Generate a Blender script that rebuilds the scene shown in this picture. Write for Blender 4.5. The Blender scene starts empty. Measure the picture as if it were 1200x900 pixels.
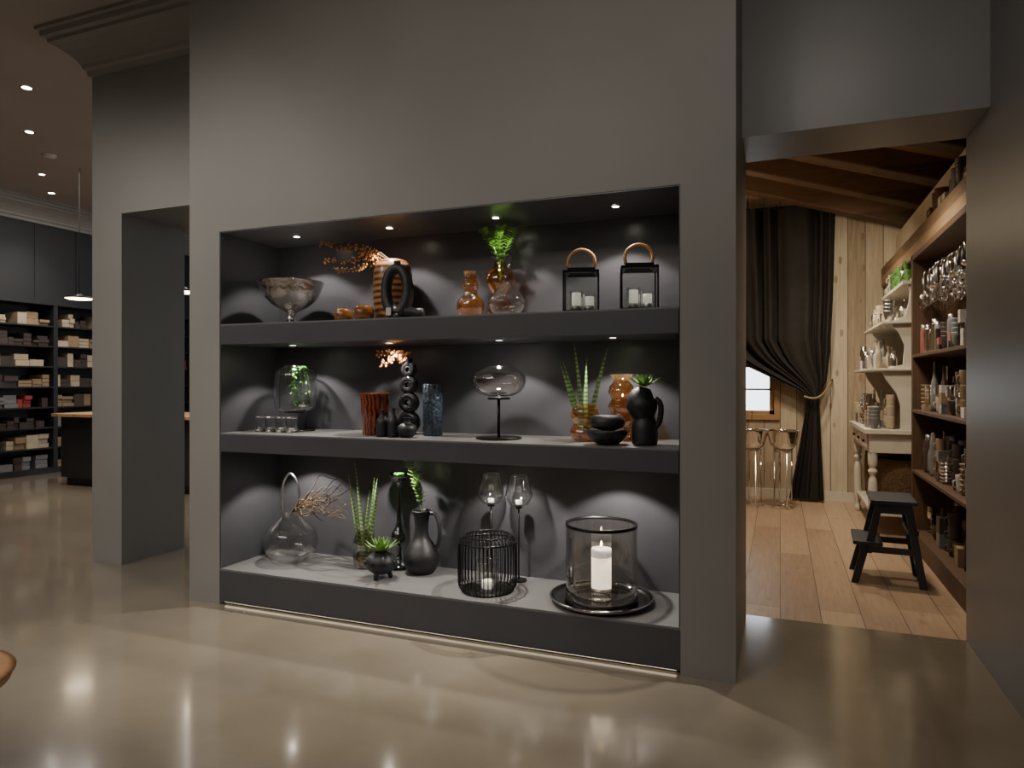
import bpy, bmesh, math, random
from mathutils import Vector, Matrix
random.seed(7)
R=random.Random(3)
# ---------------------------------------------------------------- materials
def newmat(name):
    m=bpy.data.materials.new(name); m.use_nodes=True
    nt=m.node_tree; p=nt.nodes['Principled BSDF']
    return m,nt,p
def mat(name,col,rough=.5,metal=0.,var=.12,scale=12.,bump=0.,emit=0.,coat=0.,trans=0.):
    m,nt,p=newmat(name)
    tc=nt.nodes.new('ShaderNodeTexCoord'); n=nt.nodes.new('ShaderNodeTexNoise')
    n.inputs['Scale'].default_value=scale; n.inputs['Detail'].default_value=4
    nt.links.new(tc.outputs['Object'],n.inputs['Vector'])
    r=nt.nodes.new('ShaderNodeValToRGB')
    r.color_ramp.elements[0].position=.3; r.color_ramp.elements[1].position=.7
    r.color_ramp.elements[0].color=tuple(c*(1-var) for c in col)+(1,)
    r.color_ramp.elements[1].color=tuple(min(1,c*(1+var)) for c in col)+(1,)
    nt.links.new(n.outputs['Fac'],r.inputs['Fac']); nt.links.new(r.outputs['Color'],p.inputs['Base Color'])
    p.inputs['Roughness'].default_value=rough; p.inputs['Metallic'].default_value=metal
    p.inputs['Coat Weight'].default_value=coat
    if emit: 
        nt.links.new(r.outputs['Color'],p.inputs['Emission Color']); p.inputs['Emission Strength'].default_value=emit
    if bump:
        b=nt.nodes.new('ShaderNodeBump'); b.inputs['Strength'].default_value=bump; b.inputs['Distance'].default_value=.01
        nt.links.new(n.outputs['Fac'],b.inputs['Height']); nt.links.new(b.outputs['Normal'],p.inputs['Normal'])
    return m
def glass(name,tint=(1,1,1),ref=.06,rough=.02,edge=.75,k=.55):
    m=bpy.data.materials.new(name); m.use_nodes=True; nt=m.node_tree
    for n in list(nt.nodes): nt.nodes.remove(n)
    o=nt.nodes.new('ShaderNodeOutputMaterial'); t=nt.nodes.new('ShaderNodeBsdfTransparent'); g=nt.nodes.new('ShaderNodeBsdfGlossy')
    g.inputs['Roughness'].default_value=rough
    lw=nt.nodes.new('ShaderNodeLayerWeight'); lw.inputs['Blend'].default_value=.3
    cr=nt.nodes.new('ShaderNodeValToRGB'); e=cr.color_ramp.elements
    e[0].color=(ref,)*3+(1,); e[1].color=(edge,)*3+(1,); e[1].position=.95
    tr=nt.nodes.new('ShaderNodeValToRGB'); e=tr.color_ramp.elements
    e[0].color=tuple(tint)+(1,); e[1].color=tuple(c*c*k for c in tint)+(1,); e[0].position=.35
    nt.links.new(lw.outputs['Facing'],cr.inputs['Fac']); nt.links.new(lw.outputs['Facing'],tr.inputs['Fac'])
    nt.links.new(tr.outputs['Color'],t.inputs['Color'])
    mx=nt.nodes.new('ShaderNodeMixShader'); nt.links.new(cr.outputs['Color'],mx.inputs['Fac'])
    nt.links.new(t.outputs[0],mx.inputs[1]); nt.links.new(g.outputs[0],mx.inputs[2]); nt.links.new(mx.outputs[0],o.inputs['Surface'])
    return m
def tinted(name,col,fac=.07):
    """coloured glass with a little body colour so it glows under the spots"""
    m=glass(name,col,.12)
    nt=m.node_tree; o=[n for n in nt.nodes if n.type=='OUTPUT_MATERIAL'][0]; prev=o.inputs['Surface'].links[0].from_socket
    d=nt.nodes.new('ShaderNodeBsdfTranslucent'); d.inputs['Color'].default_value=tuple(col)+(1,)
    mx=nt.nodes.new('ShaderNodeMixShader'); mx.inputs['Fac'].default_value=fac
    nt.links.new(prev,mx.inputs[1]); nt.links.new(d.outputs[0],mx.inputs[2]); nt.links.new(mx.outputs[0],o.inputs['Surface'])
    return m
def planks(name,c1,c2,axis=0,width=.2,grain=1,rough=.5,gap=.03,endlen=0,knots=.0):
    """boards: 'axis' = axis across which boards repeat, 'grain' = axis along the boards"""
    m,nt,p=newmat(name); N=nt.nodes.new; L=nt.links.new
    tc=N('ShaderNodeTexCoord'); s=N('ShaderNodeSeparateXYZ'); L(tc.outputs['Object'],s.inputs[0])
    def M(op,a,b=None):
        n=N('ShaderNodeMath'); n.operation=op
        for i,v in enumerate((a,b)):
            if v is None: continue
            if isinstance(v,(int,float)): n.inputs[i].default_value=v
            else: L(v,n.inputs[i])
        return n.outputs[0]
    d=M('DIVIDE',s.outputs[axis],width); fl=M('FLOOR',d); fr=M('FRACT',d)
    gapm=M('LESS_THAN',fr,gap)
    wn0=N('ShaderNodeTexWhiteNoise'); wn0.noise_dimensions='1D'; L(fl,wn0.inputs['W'])
    seed=fl
    if endlen:
        off=M('MULTIPLY',wn0.outputs['Value'],endlen); e=M('DIVIDE',M('ADD',s.outputs[grain],off),endlen)
        fe=M('FLOOR',e); g2=M('LESS_THAN',M('FRACT',e),gap*width/endlen)
        gapm=M('MAXIMUM',gapm,g2); seed=M('ADD',fl,M('MULTIPLY',fe,17.3))
    wn=N('ShaderNodeTexWhiteNoise'); wn.noise_dimensions='1D'; L(seed,wn.inputs['W'])
    mp=N('ShaderNodeMapping'); L(tc.outputs['Object'],mp.inputs['Vector'])
    sc=[14,14,14]; sc[grain]=1.2; mp.inputs['Scale'].default_value=sc
    no=N('ShaderNodeTexNoise'); no.inputs['Scale'].default_value=3; no.inputs['Detail'].default_value=6; no.inputs['Distortion'].default_value=.6
    L(mp.outputs[0],no.inputs['Vector'])
    f=M('ADD',M('MULTIPLY',wn.outputs['Value'],.5),M('MULTIPLY',no.outputs['Fac'],.6))
    if knots:
        mp2=N('ShaderNodeMapping'); L(tc.outputs['Object'],mp2.inputs['Vector'])
        sc=[7,7,7]; sc[grain]=3; mp2.inputs['Scale'].default_value=sc
        v=N('ShaderNodeTexVoronoi'); L(mp2.outputs[0],v.inputs['Vector']); v.inputs['Scale'].default_value=1
        k=M('LESS_THAN',v.outputs['Distance'],.13); f=M('SUBTRACT',f,M('MULTIPLY',k,knots))
    cr=N('ShaderNodeValToRGB'); cr.color_ramp.elements[0].color=tuple(c1)+(1,); cr.color_ramp.elements[1].color=tuple(c2)+(1,)
    cr.color_ramp.elements[0].position=.15; cr.color_ramp.elements[1].position=.9
    L(f,cr.inputs['Fac'])
    mx=N('ShaderNodeMix'); mx.data_type='RGBA'; L(gapm,mx.inputs['Factor']); L(cr.outputs['Color'],mx.inputs['A'])
    mx.inputs['B'].default_value=tuple(c*.25 for c in c1)+(1,)
    L(mx.outputs['Result'],p.inputs['Base Color']); p.inputs['Roughness'].default_value=rough
    return m
def stripes(name,c1,c2,freq,axis='Z',rough=.3,metal=0.,emit=0,dist=0.):
    m,nt,p=newmat(name)
    tc=nt.nodes.new('ShaderNodeTexCoord'); w=nt.nodes.new('ShaderNodeTexWave'); w.bands_direction=axis
    w.inputs['Scale'].default_value=freq; w.inputs['Distortion'].default_value=dist
    nt.links.new(tc.outputs['Object'],w.inputs['Vector'])
    r=nt.nodes.new('ShaderNodeValToRGB'); r.color_ramp.elements[0].color=tuple(c1)+(1,); r.color_ramp.elements[1].color=tuple(c2)+(1,)
    nt.links.new(w.outputs['Fac'],r.inputs['Fac']); nt.links.new(r.outputs['Color'],p.inputs['Base Color'])
    p.inputs['Roughness'].default_value=rough; p.inputs['Metallic'].default_value=metal
    return m

m_wall=mat('wall_paint_grey',(.225,.218,.208),.5,var=.03,scale=3)
m_wall2=mat('wall_paint_grey_satin',(.19,.188,.186),.38,var=.03,scale=3)
m_trim=mat('cornice_paint',(.27,.26,.245),.5,var=.02)
m_ceil=mat('ceiling_paint',(.36,.32,.29),.7,var=.03,scale=2)
m_line=mat('recess_anthracite',(.062,.062,.07),.3,var=.06,scale=5)
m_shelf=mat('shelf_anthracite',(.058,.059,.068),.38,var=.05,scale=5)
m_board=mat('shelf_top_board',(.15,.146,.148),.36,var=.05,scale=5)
m_cab=mat('cabinet_darkblue',(.013,.014,.017),.55,var=.05)
m_black=mat('matte_black',(.011,.011,.012),.5,bump=.15,scale=40)
m_bmetal=mat('black_metal',(.015,.014,.014),.3,metal=.6)
m_gloss=mat('glossy_black',(.012,.012,.014),.14)
m_silver=mat('hammered_silver',(.62,.6,.57),.14,metal=1,bump=.7,scale=45)
m_tray=mat('dark_mirror_tray',(.3,.29,.28),.1,metal=1,var=.03)
m_chrome=mat('chrome',(.75,.74,.72),.1,metal=1)
m_steel=mat('brushed_steel',(.5,.5,.5),.3,metal=1)
m_white=mat('white_ceramic',(.55,.53,.49),.25)
m_wax=mat('white_wax',(.85,.8,.7),.5,var=.02,emit=.45)  # weak emission paints the spot's light into the wax
m_waxglow=mat('glowing_candle_wax',(1,.86,.66),.5,var=.02,emit=1.6)  # brightness of the spot-lit candle put in as emission
m_flame=mat('added_candle_flame',(1,.7,.3),.5,var=0,emit=30)  # flame added to make the candle glow
m_leather=mat('tan_leather',(.45,.23,.09),.5)
m_green=mat('leaf_green',(.07,.2,.035),.45,var=.4,scale=30)
m_green2=mat('leaf_fresh',(.15,.28,.055),.4,var=.35,scale=30)
m_snake=stripes('snake_leaf',(.05,.14,.04),(.3,.42,.15),14,'Z',.4,dist=4)
m_twig=mat('dry_twig',(.13,.08,.04),.7)
m_orange=mat('dried_orange_blossom',(.6,.25,.06),.6,var=.35,scale=60)
m_woodv=stripes('striped_wood_vase',(.06,.025,.01),(.42,.2,.075),9,'Z',.3,dist=1)
m_red=stripes('red_brown_glaze',(.02,.008,.006),(.3,.05,.018),14,'X',.18,dist=6)
m_teal=mat('teal_relief',(.025,.037,.052),.2,bump=1,scale=60,var=.7)
m_brownb=mat('amber_lacquer',(.15,.055,.014),.13)
m_oak=planks('oak_top',(.3,.17,.08),(.5,.32,.17),0,.3,1,.45)
m_lamp=mat('lamp_emitter',(1,.9,.75),.5,var=0,emit=60)
m_disc=mat('pendant_emitter',(1,.8,.52),.5,var=0,emit=14)
m_glow=mat('glow_strip',(1,.85,.62),.5,var=0,emit=1.6)  # emission for the strip added under the plinth
m_cork=mat('wicker',(.12,.065,.03),.8,bump=1,scale=90,var=.5)
g_clear=glass('clear_glass',(.97,.98,.97),.07,edge=.98,k=.6)
g_smoke=glass('smoke_glass',(.62,.58,.54),.1)
g_smoke2=glass('grey_glass',(.87,.85,.82),.1,edge=.98)
g_amber=tinted('amber_glass',(.84,.47,.15),.05)
g_amber2=tinted('amber_glass_light',(.88,.55,.25),.05)
g_green=glass('green_glass',(.16,.25,.14),.12)
m_floorw=planks('barn_floor_oak',(.27,.175,.115),(.52,.38,.26),0,.21,1,.38,gap=.02,endlen=2.3,knots=.15)
m_barnw=planks('barn_whitewashed_boards',(.26,.19,.12),(.66,.57,.44),0,.17,2,.7,gap=.04,knots=.4)
m_barnr=planks('barn_side_boards',(.2,.13,.07),(.42,.31,.2),1,.2,2,.7,gap=.04,knots=.3)
m_roof=planks('roof_boards',(.18,.1,.045),(.46,.29,.15),1,.18,0,.65,gap=.05)
m_beam=planks('old_beam',(.045,.024,.011),(.17,.095,.048),2,.6,0,.7,gap=0)
m_beamy=planks('old_plate_beam',(.12,.07,.035),(.38,.25,.14),2,.6,1,.7,gap=0)
m_post=planks('shelf_wood_brown',(.05,.026,.014),(.16,.088,.044),0,.6,2,.6,gap=0)
m_curt=mat('curtain_black_brown',(.013,.0105,.0095),.85,var=.2)
m_hutch=mat('hutch_cream_paint',(.6,.56,.48),.5,var=.06)
m_navy=mat('stool_dark_paint',(.03,.038,.048),.45)
m_red2=mat('red_pack',(.3,.035,.025),.5)
m_kraft=mat('kraft_pack',(.26,.18,.105),.6)
m_cream=mat('cream_pack',(.42,.35,.25),.6)
m_dkpack=mat('dark_pack',(.05,.034,.03),.5)
m_greyp=mat('grey_pack',(.17,.17,.18),.5)
m_pink=mat('rose_pack',(.3,.1,.085),.5)
# concrete
m_conc,nt,p=newmat('polished_concrete')
tc=nt.nodes.new('ShaderNodeTexCoord'); n=nt.nodes.new('ShaderNodeTexNoise'); n.inputs['Scale'].default_value=.8; n.inputs['Detail'].default_value=9; n.inputs['Roughness'].default_value=.6
nt.links.new(tc.outputs['Object'],n.inputs['Vector'])
r=nt.nodes.new('ShaderNodeValToRGB'); e=r.color_ramp.elements; e[0].position=.3;e[1].position=.75
e[0].color=(.17,.142,.108,1); e[1].color=(.27,.232,.18,1)
nt.links.new(n.outputs['Fac'],r.inputs['Fac']); nt.links.new(r.outputs['Color'],p.inputs['Base Color'])
r2=nt.nodes.new('ShaderNodeMapRange'); r2.inputs['To Min'].default_value=.12; r2.inputs['To Max'].default_value=.2
nt.links.new(n.outputs['Fac'],r2.inputs['Value']); nt.links.new(r2.outputs[0],p.inputs['Roughness'])
p.inputs['Specular IOR Level'].default_value=1.0; p.inputs['Coat Weight'].default_value=.6; p.inputs['Coat Roughness'].default_value=.09

# ---------------------------------------------------------------- mesh builder
def sm(prof,k=5):
    out=[]; n=len(prof); lo=min(q[1] for q in prof)
    for i in range(n-1):
        p0=prof[max(0,i-1)];p1=prof[i];p2=prof[i+1];p3=prof[min(n-1,i+2)]
        for j in range(k):
            t=j/k
            q=[.5*((2*p1[a])+(-p0[a]+p2[a])*t+(2*p0[a]-5*p1[a]+4*p2[a]-p3[a])*t*t+(-p0[a]+3*p1[a]-3*p2[a]+p3[a])*t**3) for a in range(2)]
            out.append((max(0,q[0]),max(lo,q[1])))
    out.append(prof[-1]); return out
def sm3(pts,k=6):
    out=[]; n=len(pts); P=[Vector(q) for q in pts]
    for i in range(n-1):
        p0=P[max(0,i-1)];p1=P[i];p2=P[i+1];p3=P[min(n-1,i+2)]
        for j in range(k):
            t=j/k; out.append(.5*((2*p1)+(p2-p0)*t+(2*p0-5*p1+4*p2-p3)*t*t+(3*p1-p0-3*p2+p3)*t**3))
    out.append(P[-1]); return out
class B:
    def __init__(s,name,loc=(0,0,0)):
        s.name=name; s.loc=loc; s.bm=bmesh.new(); s.mats=[]
    def mi(s,m):
        if m not in s.mats: s.mats.append(m)
        return s.mats.index(m)
    def face(s,vs,i,smooth=False):
        try: f=s.bm.faces.new(vs)
        except ValueError: return
        f.material_index=i; f.smooth=smooth
    def box(s,x0,x1,y0,y1,z0,z1,m,M=None):
        i=s.mi(m); c=[Vector((x,y,z)) for x in (x0,x1) for y in (y0,y1) for z in (z0,z1)]
        if M: c=[M@v for v in c]
        v=[s.bm.verts.new(q) for q in c]
        for f in ((0,1,3,2),(4,6,7,5),(0,4,5,1),(2,3,7,6),(0,2,6,4),(1,5,7,3)): s.face([v[k] for k in f],i)
    def cbox(s,c,sz,m,rz=0,M=None):
        T=Matrix.Translation(c)@Matrix.Rotation(rz,4,'Z')
        if M: T=T@M
        s.box(-sz[0]/2,sz[0]/2,-sz[1]/2,sz[1]/2,-sz[2]/2,sz[2]/2,m,T)
    def lathe(s,prof,m,c=(0,0,0),n=32,sx=1,sy=1,M=None,flute=0,fa=0):
        i=s.mi(m); c=Vector(c); rings=[]
        for pr in prof:
            r,z=pr[0],pr[1]
            if r<1e-5: q=Vector((0,0,z)); q=M@q if M else q; rings.append([s.bm.verts.new(q+c)])
            else:
                ring=[]
                for k in range(n):
                    a=2*math.pi*k/n; rr=r*(1+fa*math.cos(flute*a)) if flute else r
                    q=Vector((rr*sx*math.cos(a),rr*sy*math.sin(a),z)); q=M@q if M else q
                    ring.append(s.bm.verts.new(q+c))
                rings.append(ring)
        for a,b in zip(rings,rings[1:]):
            if len(a)==1 and len(b)==1: continue
            for k in range(n):
                k2=(k+1)%n
                if len(a)==1: s.face([a[0],b[k],b[k2]],i,True)
                elif len(b)==1: s.face([a[k],a[k2],b[0]],i,True)
                else: s.face([a[k],a[k2],b[k2],b[k]],i,True)
    def cyl(s,r,z0,z1,m,c=(0,0,0),n=24,M=None):
        e=min(r*.08,.003,(z1-z0)*.3)
        s.lathe([(0,z0),(r-e,z0),(r,z0+e),(r,z1-e),(r-e,z1),(0,z1)],m,c,n,M=M)
    def sphere(s,c,r,m,sc=(1,1,1),n=20):
        k=n//2
        s.lathe([(r*math.sin(math.pi*j/k)*1.0 if 0<j<k else 0,-r*sc[2]*math.cos(math.pi*j/k)) for j in range(k+1)],m,c,n,sx=sc[0],sy=sc[1])
    def tube(s,pts,r,m,n=8,closed=False):
        i=s.mi(m); P=[Vector(q) for q in pts]; N=len(P); rs=r if isinstance(r,(list,tuple)) else [r]*N
        rings=[]; up=None
        for k in range(N):
            if closed: t=P[(k+1)%N]-P[k-1]
            else: t=P[min(N-1,k+1)]-P[max(0,k-1)]
            if t.length<1e-9: t=Vector((0,0,1))
            t.normalize()
            if up is None:
                up=t.orthogonal().normalized()
            up=(up-t*up.dot(t)); 
            if up.length<1e-6: up=t.orthogonal()
            up.normalize(); w=t.cross(up)
            rings.append([s.bm.verts.new(P[k]+(up*math.cos(2*math.pi*j/n)+w*math.sin(2*math.pi*j/n))*rs[k]) for j in range(n)])
        for k in range(N if closed else N-1):
            a=rings[k]; b=rings[(k+1)%N]
            for j in range(n): s.face([a[j],a[(j+1)%n],b[(j+1)%n],b[j]],i,True)
        if not closed:
            s.face(rings[0][::-1],i); s.face(rings[-1],i)
    def leaf(s,base,d,L,w,m,bend=.2,seg=5,up=Vector((0,0,1)),tip=0):
        i=s.mi(m); base=Vector(base); d=Vector(d).normalized(); side=d.cross(up)
        if side.length<.05: side=Vector((1,0,0))
        side.normalize(); nr=side.cross(d); prev=None
        for k in range(seg+1):
            t=k/seg; c=base+d*L*t-nr*bend*L*t*t
            ww=w*max(.04,math.sin(math.pi*min(1,(t*.85+.12)))**.8) if not tip else w*(1-t**2.2)+.0008
            a=s.bm.verts.new(c-side*ww/2+nr*w*.12); md=s.bm.verts.new(c); b=s.bm.verts.new(c+side*ww/2+nr*w*.12)
            if prev:
                s.face([prev[0],prev[1],md,a],i,True); s.face([prev[1],prev[2],b,md],i,True)
            prev=(a,md,b)
    def poly(s,pts,depthvec,m):
        i=s.mi(m); d=Vector(depthvec); a=[s.bm.verts.new(Vector(q)) for q in pts]; b=[s.bm.verts.new(Vector(q)+d) for q in pts]
        s.face(a,i); s.face(b[::-1],i); n=len(a)
        for k in range(n): s.face([a[k],b[k],b[(k+1)%n],a[(k+1)%n]],i)
    def done(s,rz=0,bevel=0):
        bmesh.ops.recalc_face_normals(s.bm,faces=s.bm.faces)
        me=bpy.data.meshes.new(s.name); s.bm.to_mesh(me); s.bm.free()
        for m in s.mats: me.materials.append(m)
        o=bpy.data.objects.new(s.name,me); o.location=s.loc; o.rotation_euler[2]=rz
        bpy.context.collection.objects.link(o)
        if bevel:
            md=o.modifiers.new('bevel','BEVEL'); md.width=bevel; md.segments=2; md.limit_method='ANGLE'
        return o
def room(name,x0,x1,y0,y1,z0,z1,m,bev=0):
    b=B(name); b.box(x0,x1,y0,y1,z0,z1,m); return b.done(bevel=bev)

# ---------------------------------------------------------------- room shell
CZ=3.8; YB=-3.2
XL,XR=-3.27,-.176
room('floor',-10.2,1.1,YB-.2,4.02,-.15,0,m_conc)
room('floor_hall',-10.2,-1.45,4.02,9.7,-.15,0,m_conc)
room('floor_barn',-1.45,1.6,4.02,8.4,-.15,0,m_floorw)
room('ceiling',-10.2,1.1,YB-.2,4.04,CZ,CZ+.15,m_ceil)
room('ceiling_hall',-10.2,-1.45,4.04,9.7,CZ,CZ+.15,m_ceil)
room('wall_left',-10.2,-10,YB-.2,9.7,0,CZ,m_cab)
room('wall_hall_back',-10,-1.45,9.5,9.7,0,CZ,m_wall)
room('wall_back',-10,1.1,YB-.2,YB,0,CZ,m_wall)
room('wall_right',.87,1.1,YB,4.02,0,CZ,m_wall2)
room('wall_portal_pier',-4.634,-4.34,3.49,4.04,0,CZ,m_wall)
room('wall_portal_header',-4.34,XL,3.49,4.04,2.49,CZ,m_wall)
room('wall_lintel',XR,.87,3.6,4.02,2.52,CZ,m_wall2)
# display wall with recess
rx0,rx1,rz1,ry=-3.039,-.41,2.172,3.58
room('wall_display_left',XL,rx0,3.08,4.02,0,CZ,m_wall)
room('wall_display_right',rx1,XR,3.08,4.02,0,CZ,m_wall)
room('wall_display_header',rx0,rx1,3.08,4.02,rz1,CZ,m_wall)
room('wall_display_back',rx0,rx1,ry,4.02,0,rz1,m_line)
room('trim_lining_left',rx0,rx0+.006,3.084,ry,.21,rz1,m_line)
room('trim_lining_right',rx1-.006,rx1,3.084,ry,.21,rz1,m_line)
room('trim_lining_top',rx0+.006,rx1-.006,3.084,ry,rz1-.006,rz1,m_line)
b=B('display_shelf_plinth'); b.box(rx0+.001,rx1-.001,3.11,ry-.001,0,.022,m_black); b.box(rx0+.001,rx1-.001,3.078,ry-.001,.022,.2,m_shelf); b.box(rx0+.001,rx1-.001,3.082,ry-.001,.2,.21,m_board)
b.box(rx0+.02,rx1-.02,3.098,3.11,.012,.018,m_glow); b.done()  # added glowing strip, stands in for light on the floor edge
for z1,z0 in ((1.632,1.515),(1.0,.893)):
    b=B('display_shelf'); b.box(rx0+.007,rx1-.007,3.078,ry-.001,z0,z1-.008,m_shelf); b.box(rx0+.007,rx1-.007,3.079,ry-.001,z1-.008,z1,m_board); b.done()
# crown mouldings
prof=[(0,3.5),(.02,3.5),(.025,3.535),(.045,3.55),(.05,3.575),(.075,3.61),(.115,3.65),(.165,3.685),(.195,3.7),(.195,3.725),(.225,3.735),(.23,3.77),(.25,3.775),(.25,3.8)]
def cornice(name,paths):
    b=B(name); i=b.mi(m_trim); rows=[]
    for o,z in prof: rows.append([b.bm.verts.new((x+ox*o,y+oy*o,z)) for x,y,ox,oy in paths])
    for a,c in zip(rows,rows[1:]):
        for k in range(len(a)-1): b.face([a[k],a[k+1],c[k+1],c[k]],i,False)
    return b.done()
cornice('trim_1',[(XL,3.49,0,-1),(-4.634,3.49,-1,-1),(-4.634,4.04,-1,0)])
cornice('trim_2',[(-10+.37,YB,1,0),(-10+.37,9.5,1,0)])
# ---- barn shell
room('wall_barn_left',-1.45,-1.3,4.02,8.4,0,4.1,m_barnr)
room('wall_barn_right',1.42,1.6,4.02,8.4,0,3.2,m_barnr)
room('wall_barn_front',1.1,1.6,3.85,4.02,0,3.4,m_wall2)
room('wall_barn_header',-1.3,1.1,4.02,4.1,CZ-.9,4.3,m_barnw)
wx0,wx1,wz0,wz1=-.75,-.06,.93,1.5
b=B('wall_barn_back')
b.box(-1.3,wx0,8.2,8.4,0,4.1,m_barnw); b.box(wx1,1.42,8.2,8.4,0,4.1,m_barnw); b.box(wx0,wx1,8.2,8.4,0,wz0,m_barnw); b.box(wx0,wx1,8.2,8.4,wz1,4.1,m_barnw)
b.done()
b=B('window_1')
for x0,x1,z0,z1 in ((wx0-.06,wx0,wz0-.06,wz1+.06),(wx1,wx1+.06,wz0-.06,wz1+.06),(wx0,wx1,wz0-.06,wz0),(wx0,wx1,wz1,wz1+.06)):
    b.box(x0,x1,8.17,8.2,z0,z1,m_oak)
b.box(wx0,wx0+.05,8.24,8.28,wz0,wz1,m_oak); b.box(wx1-.05,wx1,8.24,8.28,wz0,wz1,m_oak); b.box(wx0,wx1,8.24,8.28,wz0,wz0+.04,m_oak);b.box(wx0,wx1,8.24,8.28,wz1-.04,wz1,m_oak)
b.box((wx0+wx1)/2-.02,(wx0+wx1)/2+.02,8.24,8.28,wz0,wz1,m_oak); b.box(wx0,wx1,8.245,8.275,1.2,1.22,m_oak)
b.box(wx0,wx1,8.258,8.262,wz0,wz1,g_clear); b.done()
room('baseboard_barn',-1.3,1.42,8.18,8.2,0,.1,m_hutch)
sl=-.326; 
def rz_(x): return 3.246+sl*x
b=B('ceiling_barn'); b.poly([(-1.45,4.02,rz_(-1.45)+.16),(1.6,4.02,rz_(1.6)+.16),(1.6,4.02,rz_(1.6)+.3),(-1.45,4.02,rz_(-1.45)+.3)],(0,4.4,0),m_roof); b.done()
for yy in (7.8,7.0,6.2,5.4,4.6):
    b=B('roof_rafter'); b.poly([(-1.3,yy-.09,rz_(-1.3)-.02),(1.42,yy-.09,rz_(1.42)-.02),(1.42,yy-.09,rz_(1.42)+.17),(-1.3,yy-.09,rz_(-1.3)+.17)],(0,.18,0),m_beam); b.done(bevel=.015)
b=B('wall_plate_beam'); b.box(1.0,1.16,4.1,8.18,2.3,2.5,m_beamy); b.done(bevel=.015)
room('trim_boards_above_plate',1.14,1.18,4.1,8.18,2.5,2.84,m_barnw)

# ---------------------------------------------------------------- lights & fixtures
def spot(name,loc,tgt,power,ang,col=(1,.92,.82),rad=.02,blend=.6):
    l=bpy.data.lights.new(name,'SPOT'); l.energy=power; l.spot_size=math.radians(ang); l.spot_blend=blend; l.color=col; l.shadow_soft_size=rad
    o=bpy.data.objects.new(name,l); o.location=loc; o.rotation_euler=(Vector(tgt)-Vector(loc)).to_track_quat('-Z','Y').to_euler(); bpy.context.collection.objects.link(o)
def area(name,loc,sx,sy,power,col=(1,.92,.83),rot=(0,0,0)):
    l=bpy.data.lights.new(name,'AREA'); l.shape='RECTANGLE'; l.size=sx; l.size_y=sy; l.energy=power; l.color=col
    o=bpy.data.objects.new(name,l); o.location=loc; o.rotation_euler=rot; bpy.context.collection.objects.link(o)
def downlight(x,y,z,r=.035):
    b=B('recessed_downlight',(x,y,z)); b.lathe([(r*.7,-.001),(r*.75,-.004),(r,-.005),(r*1.1,-.001)],m_chrome,n=20); b.lathe([(0,-.0015),(r*.7,-.0015)],m_lamp,n=20); b.done()
NX=(-2.69,-2.05,-1.4,-.757)
for i,x in enumerate(NX):
    downlight(x,3.33,rz1-.006,.025)
    spot('niche_spot',(x,3.33,rz1-.03),(x,3.37,1.6),21,108,rad=.01,blend=.3)
for zz,pw in ((1.515,21),(.893,24)):
    for x in (-2.72,-2.05,-1.38,-.77):
        downlight(x,3.33,zz,.025)
        spot('niche_spot',(x,3.33,zz-.02),(x,3.37,zz-.6),pw,112,rad=.01,blend=.3)
# ceiling downlights
for x,y,pw in ((-5.97,3.9,110),(-9.0,6.2,110),(-2.5,.6,60),(-3.9,1.6,70),(-5.2,.2,80),(-1.8,-1.2,35),(-7.2,1.2,100),(-7.0,4.6,110)):
    downlight(x,y,CZ,.05); spot('ceiling_spot',(x,y,CZ-.03),(x,y,0),pw,100,rad=.05,blend=.8)
for x,y,pw in ((-2.9,2.35,95),(-2.1,2.35,95),(-1.3,2.35,95),(-.6,2.35,70)):
    downlight(x,y,CZ,.05); spot('floor_fill_spot',(x,y,CZ-.03),(x,y+.25,0),pw,32,(1,.88,.72),rad=.04,blend=.6)  # unseen spots added to brighten the floor along the plinth
b=B('smoke_detector',(-7.5,5.14,CZ)); b.lathe([(0,-.04),(.05,-.04),(.07,-.02),(.075,0)],m_white); b.done()
area('ceiling_fill_light',(-3.0,-1.6,CZ-.05),3.5,1.5,80)  # unseen area light added as room fill, no panel built
area('hall_fill_light',(-7.0,6.3,CZ-.05),3,3,85)  # area light added as fill for the hall
def wall_fill(x,y,tgt,pw,ang):  # unseen spot and fixture, added to brighten the walls
    L=Vector((x,y,CZ-.14)); d=(Vector(tgt)-L).normalized()
    b=B('wall_fill_fixture',(x,y,CZ)); b.cyl(.03,-.02,-.0,m_bmetal); b.tube([(0,0,-.02),(0,0,-.1)],.008,m_bmetal); q=Vector((0,0,-.12)); b.tube([q-d*.09,q+d*.03],.035,m_bmetal,14); b.done()
    spot('wall_fill_spot',L+d*.05,tgt,pw,ang,rad=.05,blend=1)
wall_fill(-4.6,.4,(-3.2,3.08,1.3),185,70)
wall_fill(-1.7,-.2,(-1.5,3.08,1.6),75,75)
wall_fill(-6.2,.8,(-4.5,3.49,1.6),150,60)
wall_fill(.35,.9,(.36,3.6,2.75),34,75)
# barn lights
for x,y in ((.35,5.2),(.2,6.8)):
    spot('barn_spot',(x,y,2.8),(x,y+.1,0),120,150,(1,.84,.62),.1,1)
spot('hutch_spot',(.1,6.0,2.85),(.95,7.0,1.2),45,60,(1,.86,.66))
spot('shelf_spot',(.2,4.7,2.75),(1.2,5.2,1.2),35,80,(1,.86,.66))
spot('barn_wall_spot',(.5,6.4,2.8),(.6,8.2,1.9),65,90,(1,.84,.6),.08,1)
for y in (5.8,7.4):
    l=bpy.data.lights.new('roof_fill','POINT'); l.energy=8; l.color=(1,.78,.5); l.shadow_soft_size=.06  # point lamps added to lift the dark roof, no fixture
    o=bpy.data.objects.new('roof_fill',l); o.location=(-.6,y,2.7); bpy.context.collection.objects.link(o)

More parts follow.
